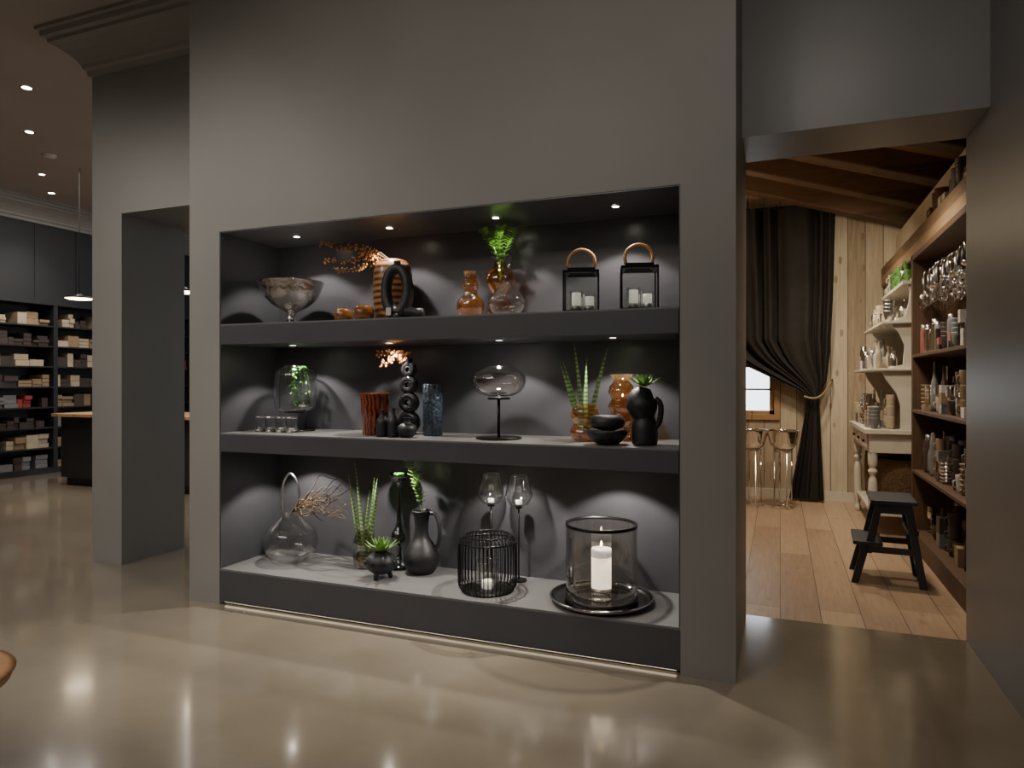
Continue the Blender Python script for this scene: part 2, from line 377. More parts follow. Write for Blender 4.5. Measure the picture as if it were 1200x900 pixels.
# ---------------------------------------------------------------- niche objects
T1,T2,T3=1.6325,1.0005,.2105
b=B('silver_footed_bowl',(-2.706,3.3,T1))
b.lathe(sm([(0,.0),(.075,.002),(.07,.012),(.03,.03),(.022,.06),(.04,.085),(.1,.115),(.155,.17),(.178,.225),(.192,.255)],4),m_silver,n=48)
b.lathe(sm([(.192,.255),(.186,.255),(.168,.22),(.14,.17),(.08,.12),(0,.11)],4),m_silver,n=48); b.done()
for x,r in ((-2.302,.05),(-2.165,.058)):
    b=B('amber_ball_candle_holder',(x,3.25,T1)); b.lathe(sm([(0,0),(r*.5,.001),(r*.92,r*.4),(r,r*.85),(r*.85,r*1.4),(r*.5,r*1.6),(r*.45,r*1.55),(0,r*1.2)]),m_brownb); b.done()
b=B('striped_amber_vase',(-2.07,3.4,T1)); b.lathe(sm([(0,0),(.075,.002),(.1,.04),(.112,.16),(.108,.3),(.085,.352),(.05,.365),(.046,.36),(.05,.3)]),m_woodv,n=36)
def blossom(b,start,pts,n,rad,m,rb=.006,zmax=9):
    path=sm3([start]+pts,6); b.tube(path,.0025,m_twig,6)
    for k in range(n):
        q=path[R.randrange(len(path)//3,len(path))]; o=Vector((R.uniform(-1,1),R.uniform(-.6,.6),R.uniform(-1,1)))*rad
        if (q+o).z>zmax: continue
        b.tube([q,q+o],.0012,m_twig,4); b.sphere(q+o,R.uniform(.6,1.4)*rb,m,n=6)
for dx,dz in ((-.48,.13),(-.44,.02),(-.34,.09),(-.36,-.04),(-.2,.03)):
    blossom(b,(0,0,.35),[(-.1,-.01,.37+dz*.4),(dx*.6,-.02,.36+dz*.8),(dx,-.03,.36+dz)],46,.018,m_orange,.0055)
b.done()
b=B('black_ring_vase',(-1.922,3.2,T1))
ring=[(.067*math.cos(a),0,.157+.122*math.sin(a)) for a in [2*math.pi*k/40 for k in range(40)]]
b.tube(ring,[.03+.005*max(0,-math.sin(2*math.pi*k/40)) for k in range(40)],m_black,14,closed=True)
b.lathe([(0,0),(.05,0),(.045,.03),(0,.03)],m_black); b.lathe([(.022,.29),(.018,.315),(.014,.315),(.014,.29)],m_black)
b.tube(sm3([(.05,0,.045),(.1,.02,.033),(.15,.03,.035)],5),[.03]*5+[.028]*5+[.012],m_black,10)
b.cbox((-.02,-.055,.04),(.03,.002,.04),m_white)
b.done()
def bubble_vase(name,x,y,z,prof,m,k=6,n=32,fin=None):
    b=B(name,(x,y,z)); b.lathe(sm(prof,k),m,n=n)
    if fin: fin(b)
    return b.done()
bubble_vase('amber_glass_bottle_vase',-1.532,3.3,T1,[(0,.003),(.045,.003),(.072,.05),(.068,.095),(.04,.125),(.036,.15),(.044,.175),(.038,.2),(.03,.225),(.038,.25)],g_amber)
def greens(b,base,stems,m,lw=.022,ll=.035):
    for pts in stems:
        path=sm3([base]+pts,5); b.tube(path,.002,m_green,5)
        for k in range(4,len(path),1):
            t=(path[min(k+1,len(path)-1)]-path[k-1]).normalized()
            for s_ in (-1,1):
                d=Vector((s_*.9,R.uniform(-.6,.3),.25))+t*.5
                b.leaf(path[k],d,ll*R.uniform(.8,1.2),lw,m,.25,4)
def fin(b): greens(b,(0,0,.2),[[(-.02,0,.36),(-.07,0,.45),(-.09,-.02,.49)],[(.0,0,.38),(.01,-.02,.46),(.02,-.03,.495)],[(.03,0,.37),(.06,0,.43),(.09,-.02,.48)],[(-.01,.02,.35),(-.03,.0,.42),(-.03,.0,.47)]],m_green2)
bubble_vase('amber_glass_vase_with_greenery',-1.416,3.43,T1,[(0,.003),(.05,.003),(.075,.05),(.05,.11),(.04,.14),(.08,.2),(.07,.26),(.035,.29),(.03,.32)],g_amber,fin=fin)
bubble_vase('clear_teardrop_vase',-1.285,3.2,T1,[(0,.003),(.055,.003),(.092,.05),(.085,.09),(.05,.13),(.025,.17),(.018,.21),(.02,.26),(.03,.3)],g_clear)
def lantern(x,y,w,h,rz):
    b=B('glass_lantern',(x,y,T1)); t=.008; a=w/2
    b.box(-a,a,-a,a,0,.012,m_bmetal)
    for s_ in (-1,1):   # open square top frame
        b.box(-a,a,s_*a-(.02 if s_>0 else 0),s_*a+(.02 if s_<0 else 0),h-.012,h,m_bmetal); b.box(s_*a-(.02 if s_>0 else 0),s_*a+(.02 if s_<0 else 0),-a,a,h-.0119,h,m_bmetal)
    for s_ in (-1,1): b.box(-a*.72,a*.72,s_*a*.72-.004,s_*a*.72+.004,h,h+.014,m_bmetal); b.box(s_*a*.72-.004,s_*a*.72+.004,-a*.72,a*.72,h,h+.014,m_bmetal)
    for sx in (-1,1):
        for sy in (-1,1): b.box(sx*a-(t if sx>0 else 0),sx*a+(t if sx<0 else 0),sy*a-(t if sy>0 else 0),sy*a+(t if sy<0 else 0),0,h,m_bmetal)
    e=a-.004
    for s_ in (-1,1):
        b.box(-e,e,s_*e-.0005,s_*e+.0005,.012,h-.012,g_clear); b.box(s_*e-.0005,s_*e+.0005,-e,e,.012,h-.012,g_clear)
    for cx,ch in ((-.025,.085),(.04,.065)):
        b.cyl(.026,.014,.04,m_steel,(cx,0,0)); b.cyl(.022,.04,ch+.02,m_wax,(cx,0,0))
        b.lathe([(.032,.014),(.032,ch+.03)],g_clear,(cx,0,0)); b.cyl(.001,ch+.02,ch+.03,m_black,(cx,0,0),6)
    hp=[(-.06,0,h+.01),(-.066,0,h+.05)]+[(-.066*math.cos(q),0,h+.05+.062*math.sin(q)) for q in [math.pi*k/12 for k in range(1,12)]]+[(.066,0,h+.05),(.06,0,h+.01)]
    b.tube(hp,.008,m_leather,8); b.tube([(-.066,0,h+.01),(.066,0,h+.01)],.004,m_bmetal,6)
    return b.done(rz=rz)
lantern(-.912,3.26,.175,.205,math.radians(14)); lantern(-.628,3.26,.175,.21,math.radians(14))
# -- middle shelf
b=B('glass_dome_on_stand',(-2.756,3.4,T2))
b.cyl(.07,0,.008,m_bmetal,(.06,0,0)); b.tube([(.075,0,0.001),(.075,0,.12)],.006,m_bmetal)
b.cyl(.07,.11,.118,m_bmetal)
b.lathe(sm([(0,.12),(.1,.122),(.122,.15),(.125,.2),(.125,.32),(.11,.365),(.075,.39),(.07,.4)],5),g_clear,n=40)
for k in range(12):
    a=R.uniform(0,6.28); r0=R.uniform(.01,.04); x0,y0=.02+r0*math.cos(a),r0*math.sin(a)
    pts=sm3([(.02,0,.36),(x0,y0,.41-.02),(x0*1.4,y0*1.4,.3),(x0*1.5,y0*1.5,R.uniform(.15,.24))],4); b.tube(pts,.0015,m_green,4)
    for q in pts[3:]:
        b.leaf(q,(R.uniform(-1,1),R.uniform(-1,1),-.3),.022,.013,m_green,.2,3)
b.done()
b=B('tealight_glass_set',(-2.735,3.2,T2))
b.box(-.15,.15,-.05,.05,0,.006,m_chrome)
for k in range(4):
    cx=-.112+k*.075; b.lathe(sm([(0,.012),(.028,.012),(.032,.03),(.034,.09)],4),g_clear,(cx,0,0),24); b.lathe([(.034,.086),(.036,.09),(.034,.094)],m_chrome,(cx,0,0),24); b.cyl(.018,.013,.03,m_steel,(cx,0,0))
    b.lathe([(0,.0065),(.03,.0065),(.03,.02)],m_chrome,(cx,0,0),24)
b.done()
b=B('red_brown_tumbler_vase',(-2.124,3.3,T2)); b.lathe([(0,0),(.066,0),(.07,.006),(.082,.228),(.084,.232),(.08,.232),(.066,.02),(0,.015)],m_red,n=40); 
b.lathe([(.085,.226),(.087,.23),(.085,.234)],m_brownb,n=40); b.done()
for x,y,h,r in ((-2.012,3.2,.15,.034),(-1.944,3.2,.155,.033)):
    b=B('small_black_bottle',(x,y,T2)); b.lathe(sm([(0,0),(r*.9,.001),(r,.02),(r,h*.55),(r*.5,h*.72),(r*.32,h*.8),(r*.3,h*.95),(r*.4,h)],4),m_black); b.done()
b=B('black_stacked_ring_vase',(-1.964,3.4,T2))
z=0
for r in (.07,.064,.056,.048):
    # each tier is a fat upright ring with a small hole
    cz=z+r*.97; R0=r*.6
    b.tube([(R0*1.05*math.cos(q),0,cz+R0*.95*math.sin(q)) for q in [2*math.pi*k/28 for k in range(28)]],r*.4,m_gloss,12,closed=True)
    b.tube([(R0*.62*math.cos(q),-r*.31,cz+R0*.58*math.sin(q)) for q in [2*math.pi*k/20 for k in range(20)]],.004,m_black,6,closed=True)
    z+=r*1.68
b.lathe([(0,0),(.045,0),(.04,.02),(0,.02)],m_gloss)
b.lathe([(.022,z-.01),(.018,z+.02),(.024,z+.03),(.018,z+.03)],m_gloss)
for dx,dz in ((-.2,.03),(-.17,-.03),(-.12,.035),(-.07,.02),(-.03,.0)):
    blossom(b,(0,0,z+.02),[(dx*.4,0,z+.04+dz*.3),(dx,-.01,z+.03+dz)],32,.024,m_orange,.006,.485)
b.done()
b=B('round_black_vase',(-1.862,3.2,T2)); b.lathe(sm([(0,0),(.03,.001),(.052,.03),(.048,.06),(.02,.078),(.018,.095),(.024,.105)]),m_black); b.done()
b=B('teal_relief_cylinder_vase',(-1.79,3.36,T2)); b.lathe([(0,0),(.05,0),(.053,.004),(.053,.28),(.05,.286),(.046,.286),(.046,.2)],m_teal,n=48,flute=12,fa=.03); b.done()
b=B('smoke_glass_table_lamp',(-1.37,3.3,T2))
b.cyl(.12,0,.009,m_bmetal,n=40); b.tube([(0,0,0.001),(0,0,.215)],.008,m_bmetal,10); b.cyl(.06,.205,.217,m_bmetal)
b.lathe(sm([(0,.225),(.06,.222),(.115,.245),(.142,.295),(.13,.34),(.085,.37),(.06,.376)],5),g_smoke2,n=44)
b.lathe([(.058,.376),(.061,.379),(.064,.376)],m_chrome,n=44); b.done()
def snake(b,n,h,r,z0,tilt=.12,w=.026,m=None):
    for k in range(n):
        a=2*math.pi*k/n+.5; x,y=r*math.cos(a),r*math.sin(a)*.7
        b.leaf((x*.3,y*.3,z0),(x*tilt/r+R.uniform(-.08,.08),y*tilt*.6/r-.02,1),h*R.uniform(.7,1.0),w,m or m_snake,.06*(1 if k%2 else -1),8,up=Vector((0,-1,.1)),tip=1)
b=B('snake_plant_in_amber_glass',(-.914,3.33,T2)); b.lathe(sm([(0,.003),(.05,.003),(.075,.04),(.06,.085),(.072,.12),(.068,.155),(.058,.175),(.062,.185)]),g_amber2)
b.cyl(.045,.01,.05,m_twig); snake(b,6,.46,.05,.05,.34,.024); b.done()
bubble_vase('amber_ribbed_vase',-.747,3.42,T2,[(0,.003),(.05,.003),(.066,.035),(.05,.07),(.066,.105),(.05,.14),(.066,.175),(.05,.21),(.066,.245),(.056,.28),(.04,.3),(.058,.335)],g_amber2)
b=B('black_stacked_bowls',(-.765,3.19,T2))
b.lathe(sm([(0,0),(.045,.001),(.085,.03),(.095,.058),(.09,.07),(.084,.066),(.05,.03),(0,.02)],4),m_black,n=36)
b.lathe(sm([(0,.066),(.035,.067),(.075,.085),(.083,.11),(.07,.135),(.062,.132),(.04,.1),(0,.09)],4),m_black,n=36)
b.done()
b=B('black_arched_vase_with_succulent',(-.595,3.23,T2))
b.lathe(sm([(0,0),(.05,.001),(.062,.02),(.06,.08),(.05,.12),(.045,.14)],4),m_black,n=28)
b.tube(sm3([(0,0,.12),(-.01,0,.17),(-.015,0,.22),(0,0,.27)],5),[.046,.05,.056,.062,.068,.07,.073,.074,.072,.07,.066,.06,.053,.045,.036,.03],m_black,16)
b.tube(sm3([(.05,0,.22),(.075,0,.19),(.072,0,.12),(.05,0,.08)],4),.013,m_black,10)
def rosette(b,c,n,L,w,m,lay=3):
    c=Vector(c)
    for l in range(lay):
        for k in range(n):
            a=2*math.pi*(k+.5*l)/n; el=.25+.45*l
            b.leaf(c,(math.cos(a)*math.cos(el),math.sin(a)*math.cos(el),math.sin(el)),L*(1-.18*l),w,m,-.25,4,tip=1)
rosette(b,(0,0,.275),10,.085,.024,m_green2); b.done()
# -- bottom shelf
b=B('clear_ball_vase_with_handle',(-2.76,3.36,T3))
b.lathe(sm([(0,.004),(.07,.004),(.135,.05),(.158,.12),(.14,.19),(.085,.245),(.055,.28),(.06,.31)]),g_clear,n=44)
b.tube(sm3([(-.058,0,.29),(-.065,0,.38),(-.05,0,.48),(0,0,.53),(.05,0,.48),(.065,0,.38),(.058,0,.29)],6),.007,m_steel,8)
for k in range(20):
    a=R.uniform(-.5,.5); L=R.uniform(.25,.42)
    pts=[(0,0,.28),(.06,a*.1,.33)]; x,zc=.06,.33
    for j in range(5): x+=L/6*1.1; zc+=R.uniform(-.05,.075); pts.append((x,a*.15+R.uniform(-.03,.03),zc))
    path=sm3(pts,4); b.tube(path,[.0045*(1-.7*i/len(path)) for i in range(len(path))],m_twig,5)
b.done()
b=B('snake_plant_in_smoke_glass',(-2.265,3.41,T3)); b.lathe(sm([(0,.003),(.05,.003),(.068,.05),(.055,.1),(.066,.15),(.05,.2),(.045,.225),(.058,.25)]),g_smoke); b.cyl(.042,.01,.05,m_twig); snake(b,7,.58,.05,.05,.22,.026); b.done()
b=B('green_glass_candlestick',(-2.07,3.47,T3)); b.lathe(sm([(0,.0),(.065,.002),(.06,.02),(.02,.05),(.018,.12),(.04,.16),(.045,.2),(.018,.26),(.014,.4),(.016,.48),(.03,.51),(.055,.53),(.06,.55),(.05,.552),(0,.52)]),g_green,n=32); 
b.cyl(.03,.53,.556,m_green); b.done()
b=B('succulent_in_black_pot',(-2.057,3.255,T3))
b.lathe(sm([(0,.03),(.04,.03),(.078,.06),(.085,.095),(.07,.125),(.045,.14),(.035,.145),(.03,.14),(0,.13)],4),m_black,n=36)
for k in range(3): a=2*math.pi*k/3+.5; b.tube([(.04*math.cos(a),.04*math.sin(a),.05),(.055*math.cos(a),.055*math.sin(a),0.002)],[.018,.01],m_black,8)
for k in range(8):
    a=k*.785; b.tube([(.08*math.cos(a),.08*math.sin(a),.09),(.102*math.cos(a),.102*math.sin(a),.105)],[.01,.003],m_black,6)
rosette(b,(0,0,.145),12,.11,.03,m_green2,4); b.done()
b=B('black_handled_vase_with_greenery',(-1.905,3.44,T3))
b.lathe(sm([(0,0),(.065,.001),(.098,.05),(.1,.1),(.075,.155),(.045,.2),(.038,.26),(.048,.335),(.055,.35),(.046,.35),(.03,.3)]),m_black,n=36)
b.tube(sm3([(.045,0,.34),(.09,0,.335),(.115,0,.26),(.11,0,.18),(.08,0,.13)],5),.011,m_black,10)
greens(b,(0,0,.3),[[(-.01,0,.42),(-.04,-.01,.52),(-.06,-.02,.62)],[(.0,0,.42),(-.02,-.02,.5),(-.0,-.03,.56)]],m_green2,.026,.036); b.done()
b=B('black_wire_basket_lantern',(-1.425,3.28,T3)); N=44
def rp(a,r,z): return (r*math.cos(a),r*math.sin(a),z)
prf=sm([(.135,.005),(.15,.03),(.153,.08),(.153,.21),(.146,.262),(.12,.285)],3)
for k in range(N):
    a=2*math.pi*k/N; b.tube([rp(a,r,z) for r,z in prf],.003,m_bmetal,5)
for r,z in ((.135,.005),(.12,.285),(.15,.255)): b.tube([rp(2*math.pi*k/40,r,z) for k in range(40)],.005,m_bmetal,8,closed=True)
b.cyl(.13,0,.006,m_bmetal); b.lathe([(.06,.008),(.06,.15)],g_clear,n=28); b.lathe([(.06,.148),(.062,.15),(.06,.152)],m_chrome,n=28); b.cyl(.03,.008,.05,m_wax)
b.done()
for x in (-1.495,-1.33):
    b=B('stemmed_tealight_glass',(x,3.49,T3)); b.cyl(.045,0,.007,m_bmetal); b.tube([(0,0,0.001),(0,0,.4)],.005,m_bmetal)
    b.lathe([(0,.395),(.02,.397),(.018,.41)],m_bmetal)
    b.lathe(sm([(0,.41),(.045,.415),(.07,.45),(.074,.475),(.06,.53),(.05,.575)],5),g_clear,n=32); b.lathe([(.049,.575),(.0505,.578),(.052,.575)],m_chrome,n=32)
    b.cyl(.018,.418,.44,m_wax); b.done()
b=B('hurricane_candle_on_tray',(-.825,3.315,T3))
b.lathe(sm([(0,0),(.2,.001),(.235,.01),(.25,.03),(.252,.032),(.245,.03),(.225,.012),(0,.008)],3),m_tray,n=56)
b.lathe([(.247,.03),(.252,.034),(.256,.03)],m_chrome,n=56)
b.lathe([(.175,.012),(.175,.385)],g_smoke2,n=56); b.lathe([(.174,.372),(.177,.372),(.178,.388),(.173,.388),(.173,.372)],m_bmetal,n=56); b.lathe([(.172,.012),(.179,.012),(.179,.03),(.174,.03)],m_bmetal,n=56)
b.lathe(sm([(0,.012),(.05,.013),(.045,.02),(.04,.045),(.052,.05),(0,.052)],3),m_chrome,n=32); b.lathe([(.05,.045),(.053,.05),(.053,.07),(.05,.07)],m_chrome,n=32)
b.cyl(.049,.052,.22,m_waxglow,n=32); b.cyl(.05,.22,.262,m_wax,n=32); b.cyl(.0012,.262,.272,m_black,n=6); b.lathe(sm([(0,.27),(.005,.277),(.0045,.287),(0,.3)],3),m_flame,n=12)
b.done()

# ---------------------------------------------------------------- goods generator
def assort(b,x0,x1,y0,y1,z,cell,hmax,pal,rr,kinds=('cup','bowl','bottle','box','glass','stack','jar')):
    nx=max(1,int((x1-x0)/cell)); ny=max(1,int((y1-y0)/cell))
    for i in range(nx):
        for j in range(ny):
            if rr.random()<.04: continue
            cx=x0+(i+.5)*(x1-x0)/nx; cy=y0+(j+.5)*(y1-y0)/ny; r=cell*.46*rr.uniform(.8,1); m=rr.choice(pal); k=rr.choice(kinds); h=hmax*rr.uniform(.45,1); c=(cx,cy,z)
            if k=='cup':
                zz=0
                for q in range(rr.choice((1,2,3))):
                    hh=min(h,.1); c=(cx,cy,z+zz); b.lathe(sm([(0,0),(r*.6,0),(r*.75,hh*.5),(r*.8,hh),(r*.75,hh),(r*.6,hh*.2),(0,hh*.15)],3),m,c,16)
                    b.tube([(cx-r*.7,cy,z+zz+hh*.75),(cx-r*1.05,cy,z+zz+hh*.7),(cx-r*1.05,cy,z+zz+hh*.35),(cx-r*.7,cy,z+zz+hh*.3)],.005,m,6); zz+=.09
                    if zz>hmax-.1: break
            elif k=='bowl':
                zz=0
                for q in range(rr.choice((1,3,4))):
                    hh=min(h,.09); b.lathe(sm([(0,0),(r*.4,0),(r*.8,hh*.4),(r,hh),(r*.95,hh),(r*.7,hh*.4),(0,hh*.15)],3),m,(cx,cy,z+zz),18); zz+=.03
            elif k=='bottle': b.lathe(sm([(0,0),(r*.6,0),(r*.65,h*.5),(r*.3,h*.72),(r*.22,h*.95),(r*.27,h),(0,h)],3),m,c,14)
            elif k=='box':
                zz=0
                for q in range(rr.choice((1,2,3))):
                    hh=h*rr.uniform(.2,.33); b.cbox((cx,cy,z+zz+hh/2),(r*1.9,r*1.8,hh-.002),m if q%2 else rr.choice(pal)); zz+=hh
            elif k=='glass':
                h=min(h,.2); b.lathe(sm([(0,0),(r*.5,.003),(r*.08,.01),(r*.07,h*.45),(r*.5,h*.55),(r*.6,h*.8),(r*.5,h)],3),rr.choice([g_clear,g_smoke2,m_chrome]),c,16)
            elif k=='stack':
                zz=0
                for q in range(6):
                    b.lathe([(0,zz),(r*.6,zz),(r,zz+h*.08),(r*.97,zz+h*.09),(0,zz+h*.03)],m,c,18); zz+=h*.09
            elif k=='jar': b.lathe(sm([(0,0),(r*.7,0),(r*.8,h*.2),(r*.8,h*.6),(r*.6,h*.7)],3),m,c,16); b.lathe([(r*.62,h*.68),(r*.62,h*.78),(0,h*.8)],m_steel,c,16)

# ---------------------------------------------------------------- left hall
fx=-9.63
b=B('wall_shelving_unit'); 
b.box(-9.998,fx,YB+.01,9.49,0,.08,m_cab); b.box(-9.998,fx-.004,YB+.01,9.49,2.42,3.5,m_cab)
b.box(-9.998,fx+.02,YB+.01,9.49,2.38,2.44,m_cab); b.box(-9.998,fx,YB+.01,9.49,3.5,3.799,m_cab)
zs=[.08+.287*k for k in range(8)]
for z in zs[1:]: b.box(-9.998,fx,YB+.01,9.49,z-.02,z,m_cab)
ys=[3.05,4.3,5.5,6.69,7.9,9.1]
for y in [-.6,.6,1.8]+ys: b.box(-9.998,fx+.01,y-.03,y+.03,.08,2.38,m_cab)
y=YB+.6
while y<9.4: b.box(fx-.003,fx+.004,y-.004,y+.004,2.46,3.48,m_black); y+=.6
b.done()
b=B('shelf_merchandise'); pals=[[m_dkpack,m_dkpack,m_cream],[m_cream,m_kraft,m_dkpack],[m_red2,m_dkpack,m_greyp],[m_kraft,m_dkpack,m_dkpack],[m_dkpack,m_greyp,m_dkpack],[m_cream,m_kraft,m_cream],[m_dkpack,m_kraft,m_dkpack]]
bays=[(2.0,3.0)]+[(a+.05,c-.05) for a,c in zip(ys,ys[1:])]
for z in zs:
    for (y0,y1) in bays:
        pal=R.choice(pals); y=y0
        while y<y1-.09:
            w=R.uniform(.07,.2); w=min(w,y1-y); 
            if R.random()<.92:
                m=R.choice(pal); n=R.choice((1,2,3)); h=R.uniform(.08,.2)/n
                for q in range(n): b.box(-9.95,fx-.03-R.uniform(0,.05),y,y+w-.01,z+.001+q*h,z+(q+1)*h-.004,m)
            y+=w
b.done()
b=B('shop_counter'); b.box(-8.5,-5.6,5.85,6.75,.86,.9,m_oak); b.box(-8.42,-5.68,5.92,6.68,.1,.86,m_cab); b.box(-8.38,-5.72,5.97,6.63,0,.1,m_black); b.done(bevel=.004)
for x,y in ((-7.65,5.6),(-6.03,5.6)):
    b=B('disc_pendant_lamp',(x,y,2.27)); b.lathe([(0,.06),(.03,.055),(.05,.03),(.15,.02),(.155,.0),(.15,.0)],m_bmetal,n=36); b.lathe([(0,-.01),(.12,-.008),(.148,.004)],m_disc,n=36)
    b.tube([(0,0,.05),(0,0,CZ-2.27)],.004,m_black,6); b.done()
    spot('pendant_spot',(x,y,2.24),(x,y,0),50,120,(1,.82,.6),rad=.1)
spot('merchandise_spot',(-8.3,5.6,CZ-.1),(-9.7,6.3,1.0),90,70,(1,.84,.62),.04,.8); downlight(-8.3,5.6,CZ,.04)
b=B('round_side_table',(-2.435,1.19,0)); b.lathe(sm([(0,.37),(.27,.372),(.295,.39),(.285,.408),(0,.41)],3),m_leather,n=48)
for k in range(3):
    a=math.radians(200+120*k-60); b.tube([(.12*math.cos(a),.12*math.sin(a),.38),(.2*math.cos(a),.2*math.sin(a),0.002)],[.016,.011],m_bmetal,8)
b.done()

# ---------------------------------------------------------------- barn room contents
b=B('draped_curtain'); i=b.mi(m_curt)
def interp(tab,z):
    for (z0,v0),(z1,v1) in zip(tab,tab[1:]):
        if z0>=z>=z1: t=(z0-z)/(z0-z1); return v0+(v1-v0)*t
    return tab[-1][1]
tl=[(3.3,-.75),(1.75,-.7),(1.6,-.55),(1.5,-.4),(1.4,-.2),(1.3,.0),(1.22,.17),(1.14,.27),(1.0,.26),(.6,.2),(.03,.1)]
tr=[(3.3,.56),(2.2,.53),(1.6,.5),(1.3,.46),(1.14,.39),(1.0,.4),(.5,.42),(.03,.44)]
cols=180; rows_=90; grid=[]
for r_ in range(rows_+1):
    t=r_/rows_; row=[]
    for c in range(cols+1):
        s_=c/cols; z=3.2-(3.17)*t
        xl,xr=interp(tl,z),interp(tr,z); x=xl+(xr-xl)*s_
        wd=xr-xl; amp=min(.055,.015+.035*wd)
        if z<1.14: amp=.035
        ph=2*math.pi*(9*s_+1.1*math.sin(5*s_+.4)+.4*math.sin(13*s_))
        yv=8.03+amp*(math.sin(ph)+.4*math.sin(ph*2.1+1.3+z)+.3*math.sin(ph*.5+2*z))
        x+=.012*math.sin(ph+1.2)*min(1,wd*2)
        row.append(b.bm.verts.new((x,yv,z)))
    grid.append(row)
for a,c in zip(grid,grid[1:]):
    for k in range(cols): b.face([a[k],a[k+1],c[k+1],c[k]],i,True)
b.tube([(-1.2,8.02,3.2),(.62,8.02,3.2)],.014,m_bmetal)
b.tube(sm3([(.24,7.95,1.14),(.33,7.94,1.12),(.42,7.96,1.16),(.52,8.1,1.3)],5),.012,m_kraft,8)
b.tube([(.52,8.1,1.3),(.53,8.19,1.32)],.01,m_bmetal)
b.done()
for x,y in ((-.27,7.55),(.03,7.55)):
    b=B('wine_cooler_on_stand',(x,y,0)); 
    b.lathe(sm([(0,.58),(.06,.585),(.12,.64),(.145,.72),(.16,.79),(.155,.79),(.135,.72),(.1,.64),(0,.6)],4),m_chrome,n=32)
    for k in range(4): a=k*math.pi/2+.4; b.tube([(.09*math.cos(a),.09*math.sin(a),.62),(.09*math.cos(a),.09*math.sin(a),.02),(.12*math.cos(a),.12*math.sin(a),.005)],.009,m_chrome,8)
    b.tube([(.09*math.cos(q),.09*math.sin(q),.05) for q in [2*math.pi*k/24 for k in range(24)]],.006,m_chrome,6,closed=True); b.tube([(.09*math.cos(q),.09*math.sin(q),.58) for q in [2*math.pi*k/24 for k in range(24)]],.006,m_chrome,6,closed=True)
    b.done()
# step stool (steps face left)
b=B('step_stool',(.45,4.92,0)); W=.34
for y in (0,W):
    for (x0,z0,x1,z1) in ((.0,0,.07,.27),(.385,0,.3,.52)):
        b.poly([(x0-.022,y-.01,z0),(x0+.022,y-.01,z0),(x1+.022,y-.01,z1),(x1-.022,y-.01,z1)],(0,.022,0),m_navy)
    b.poly([(.05,y-.01,.2),(.1,y-.01,.2),(.16,y-.01,.52),(.12,y-.01,.52)],(0,.022,0),m_navy)
    b.box(.03,.36,y-.008,y+.01,.205,.245,m_navy); b.box(.13,.32,y-.008,y+.01,.46,.52,m_navy)
b.box(.3,.36,0,W,.33,.36,m_navy); b.box(.36,.385,0,W,.1,.14,m_navy)
b.box(-.01,.16,-.02,W+.03,.25,.275,m_navy); b.box(.09,.35,-.03,W+.04,.52,.545,m_navy); b.done(rz=math.radians(-3),bevel=.004)
# tall shelving
sx0,sx1,sy0,sy1=.97,1.41,4.12,6.2
b=B('barn_shelving_unit')
b.box(sx0,sx1,sy1-.05,sy1,0,2.29,m_post); b.box(sx0,sx1,sy0,sy0+.04,0,2.29,m_post); b.box(sx1-.02,sx1,sy0,sy1,0,2.29,m_post)
SZ=(.14,.61,1.08,1.51)
for z in SZ: b.box(sx0,sx1-.02,sy0+.04,sy1-.05,z-.025,z,m_post)
b.box(sx0,sx1-.02,sy0,sy1,2.25,2.295,m_post); b.box(sx0,sx0+.02,sy0+.04,sy1-.05,.0,.115,m_post)
b.box(sx0+.12,sx0+.14,sy0+.04,sy1-.05,2.12,2.14,m_chrome)
b.done(bevel=.004)
rr=random.Random(11); pal=[m_white,m_dkpack,m_cream,m_steel,m_greyp,m_kraft,m_chrome,m_dkpack,m_greyp,m_white]
for z,cell,h,pl in ((.141,.12,.4,[m_cork,m_steel,m_kraft,m_dkpack,m_greyp,m_dkpack]),(.611,.1,.42,[m_steel,m_greyp,m_white,m_chrome,m_dkpack,m_kraft,m_dkpack]),(1.081,.1,.38,pal),(1.511,.08,.3,[m_chrome,m_steel,m_greyp,m_pink,m_chrome,m_dkpack,m_dkpack,m_white])):
    b=B('kitchenware_assortment'); assort(b,sx0+.02,sx1-.06,sy0+.08,sy1-.09,z,cell,h,pl,rr); b.done()
b=B('hanging_kitchen_utensils')
for row in range(2):
    y=sy0+.12+row*.03; k=row
    while y<sy1-.12:
        L=rr.uniform(.2,.34); x=sx0+.07+.12*row+rr.uniform(-.02,.02); top=2.12; k+=1
        b.tube([(sx0+.13,y,top+.012),(x,y,top+.02),(x-.01,y,top-.03)],.004,m_chrome,5)
        b.tube([(x-.01,y,top-.03),(x-.01,y,top-L*.5)],.007,rr.choice([m_chrome,m_steel,m_black,m_black]),6)
        if k%3==0:
            for q in range(6):
                a=math.pi*q/6; b.tube([(x-.01+math.cos(a)*w_,y+math.sin(a)*w_,top-L*.5-h_) for w_,h_ in ((.004,0),(.022,.04),(.034,.08),(.026,.11),(0,.13),(-.026,.11),(-.034,.08),(-.022,.04),(-.004,0))],.0022,m_chrome,4)
        elif k%3==1: b.lathe(sm([(0,-.03),(.03,-.02),(.042,.0),(.04,.005),(.026,-.015),(0,-.024)],3),m_chrome,(x-.01,y,top-L*.5-.02),14)
        else: b.cbox((x-.01,y,top-L*.5-.05),(.004,.06,.1),m_steel)
        y+=.07
b.done()
b=B('tabletop_wares_on_beam'); assort(b,1.01,1.13,4.3,6.0,2.501,.12,.2,[m_cork,m_kraft,m_dkpack,m_cream],rr,('bowl','jar','box')); b.done()
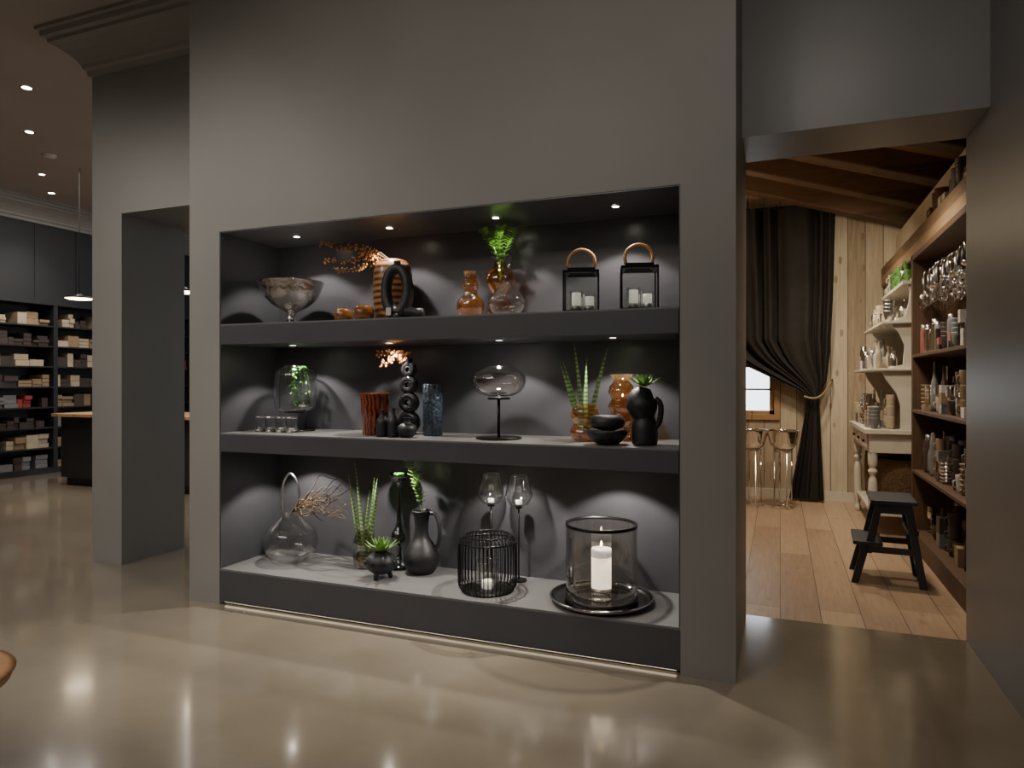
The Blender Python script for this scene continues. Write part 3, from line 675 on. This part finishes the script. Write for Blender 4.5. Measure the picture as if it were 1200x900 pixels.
# hutch
hx0,hx1,hy0,hy1=.66,1.3,6.4,7.75
b=B('vintage_hutch')
b.box(hx0,hx1,hy0,hy1,.86,.9,m_hutch); b.box(hx0+.04,hx1-.02,hy0+.04,hy1-.04,.7,.86,m_hutch)
for k in range(3):
    y0=hy0+.1+k*.4; b.box(hx0+.025,hx0+.042,y0,y0+.34,.73,.84,m_hutch); b.sphere((hx0+.018,y0+.17,.785),.014,m_bmetal,n=10)
lp=sm([(0,0),(.022,.0),(.03,.04),(.02,.08),(.032,.14),(.038,.3),(.034,.45),(.022,.5),(.038,.54),(.025,.57),(.036,.6),(.038,.7)],3)
for x in (hx0+.07,hx1-.08):
    for y in (hy0+.08,hy1-.08): b.lathe(lp,m_hutch,(x,y,0),20)
b.box(hx0+.06,hx1-.04,hy0+.06,hy1-.06,.17,.2,m_hutch)
# upper part: slimmer scrolled end panels, shelves, back
sc=[(1.3,.9),(.93,.9),(.93,1.1),(.9,1.2),(.82,1.32),(.79,1.4),(.95,1.44),(.96,1.6),(.92,1.7),(.87,1.76),(.86,1.8),(.96,1.84),(.99,1.94),(1.0,2.04),(.98,2.08),(1.0,2.14),(1.04,2.2),(1.08,2.27),(1.3,2.28)]
for y in (hy0+.04,hy1-.07): b.poly([(x,y,z) for x,z in sc],(0,.03,0),m_hutch)
b.box(hx1-.02,hx1,hy0+.04,hy1-.04,.9,2.2,m_hutch)
for z,x in ((1.41,.7),(1.8,.79)): b.box(x,hx1-.02,hy0+.0,hy1-.02,z-.022,z,m_hutch)
b.box(.94,hx1,hy0+.02,hy1-.04,2.1,2.13,m_hutch)
b.done(bevel=.004)
b=B('tableware_on_hutch')
assort(b,hx0+.02,.92,hy0+.02,hy1-.05,.901,.11,.34,[m_white,m_cream,m_chrome,m_steel,m_kraft,m_greyp],rr)
assort(b,.72,.94,hy0+.02,hy1-.1,1.411,.1,.3,[m_white,m_cream,m_chrome,m_greyp],rr)
assort(b,.8,1.2,hy0+.09,hy1-.1,1.801,.11,.24,[m_white,m_cream,m_steel,m_kraft],rr)
assort(b,.96,hx1-.04,hy0+.1,hy1-.1,2.131,.1,.2,[m_green,m_steel,m_white],rr,('cup','jar')); b.done()
for y in (6.72,7.3):
    b=B('wicker_basket',(.98,y,.201)); b.lathe(sm([(0,0),(.17,0),(.2,.1),(.21,.3),(.2,.42),(.19,.4),(.17,.05)],3),m_cork,n=28,sx=1.1); b.done()

# ---------------------------------------------------------------- world + camera
w=bpy.data.worlds.new('World'); bpy.context.scene.world=w; w.use_nodes=True
w.node_tree.nodes['Background'].inputs[0].default_value=(.85,.92,1,1); w.node_tree.nodes['Background'].inputs[1].default_value=5
c=bpy.data.cameras.new('Camera'); c.lens=24; c.sensor_width=36; c.shift_y=-.0025; c.clip_start=.05
o=bpy.data.objects.new('Camera',c); o.location=(0,0,1.3); o.rotation_euler=(math.pi/2,0,math.radians(21.43)); bpy.context.collection.objects.link(o)
bpy.context.scene.camera=o
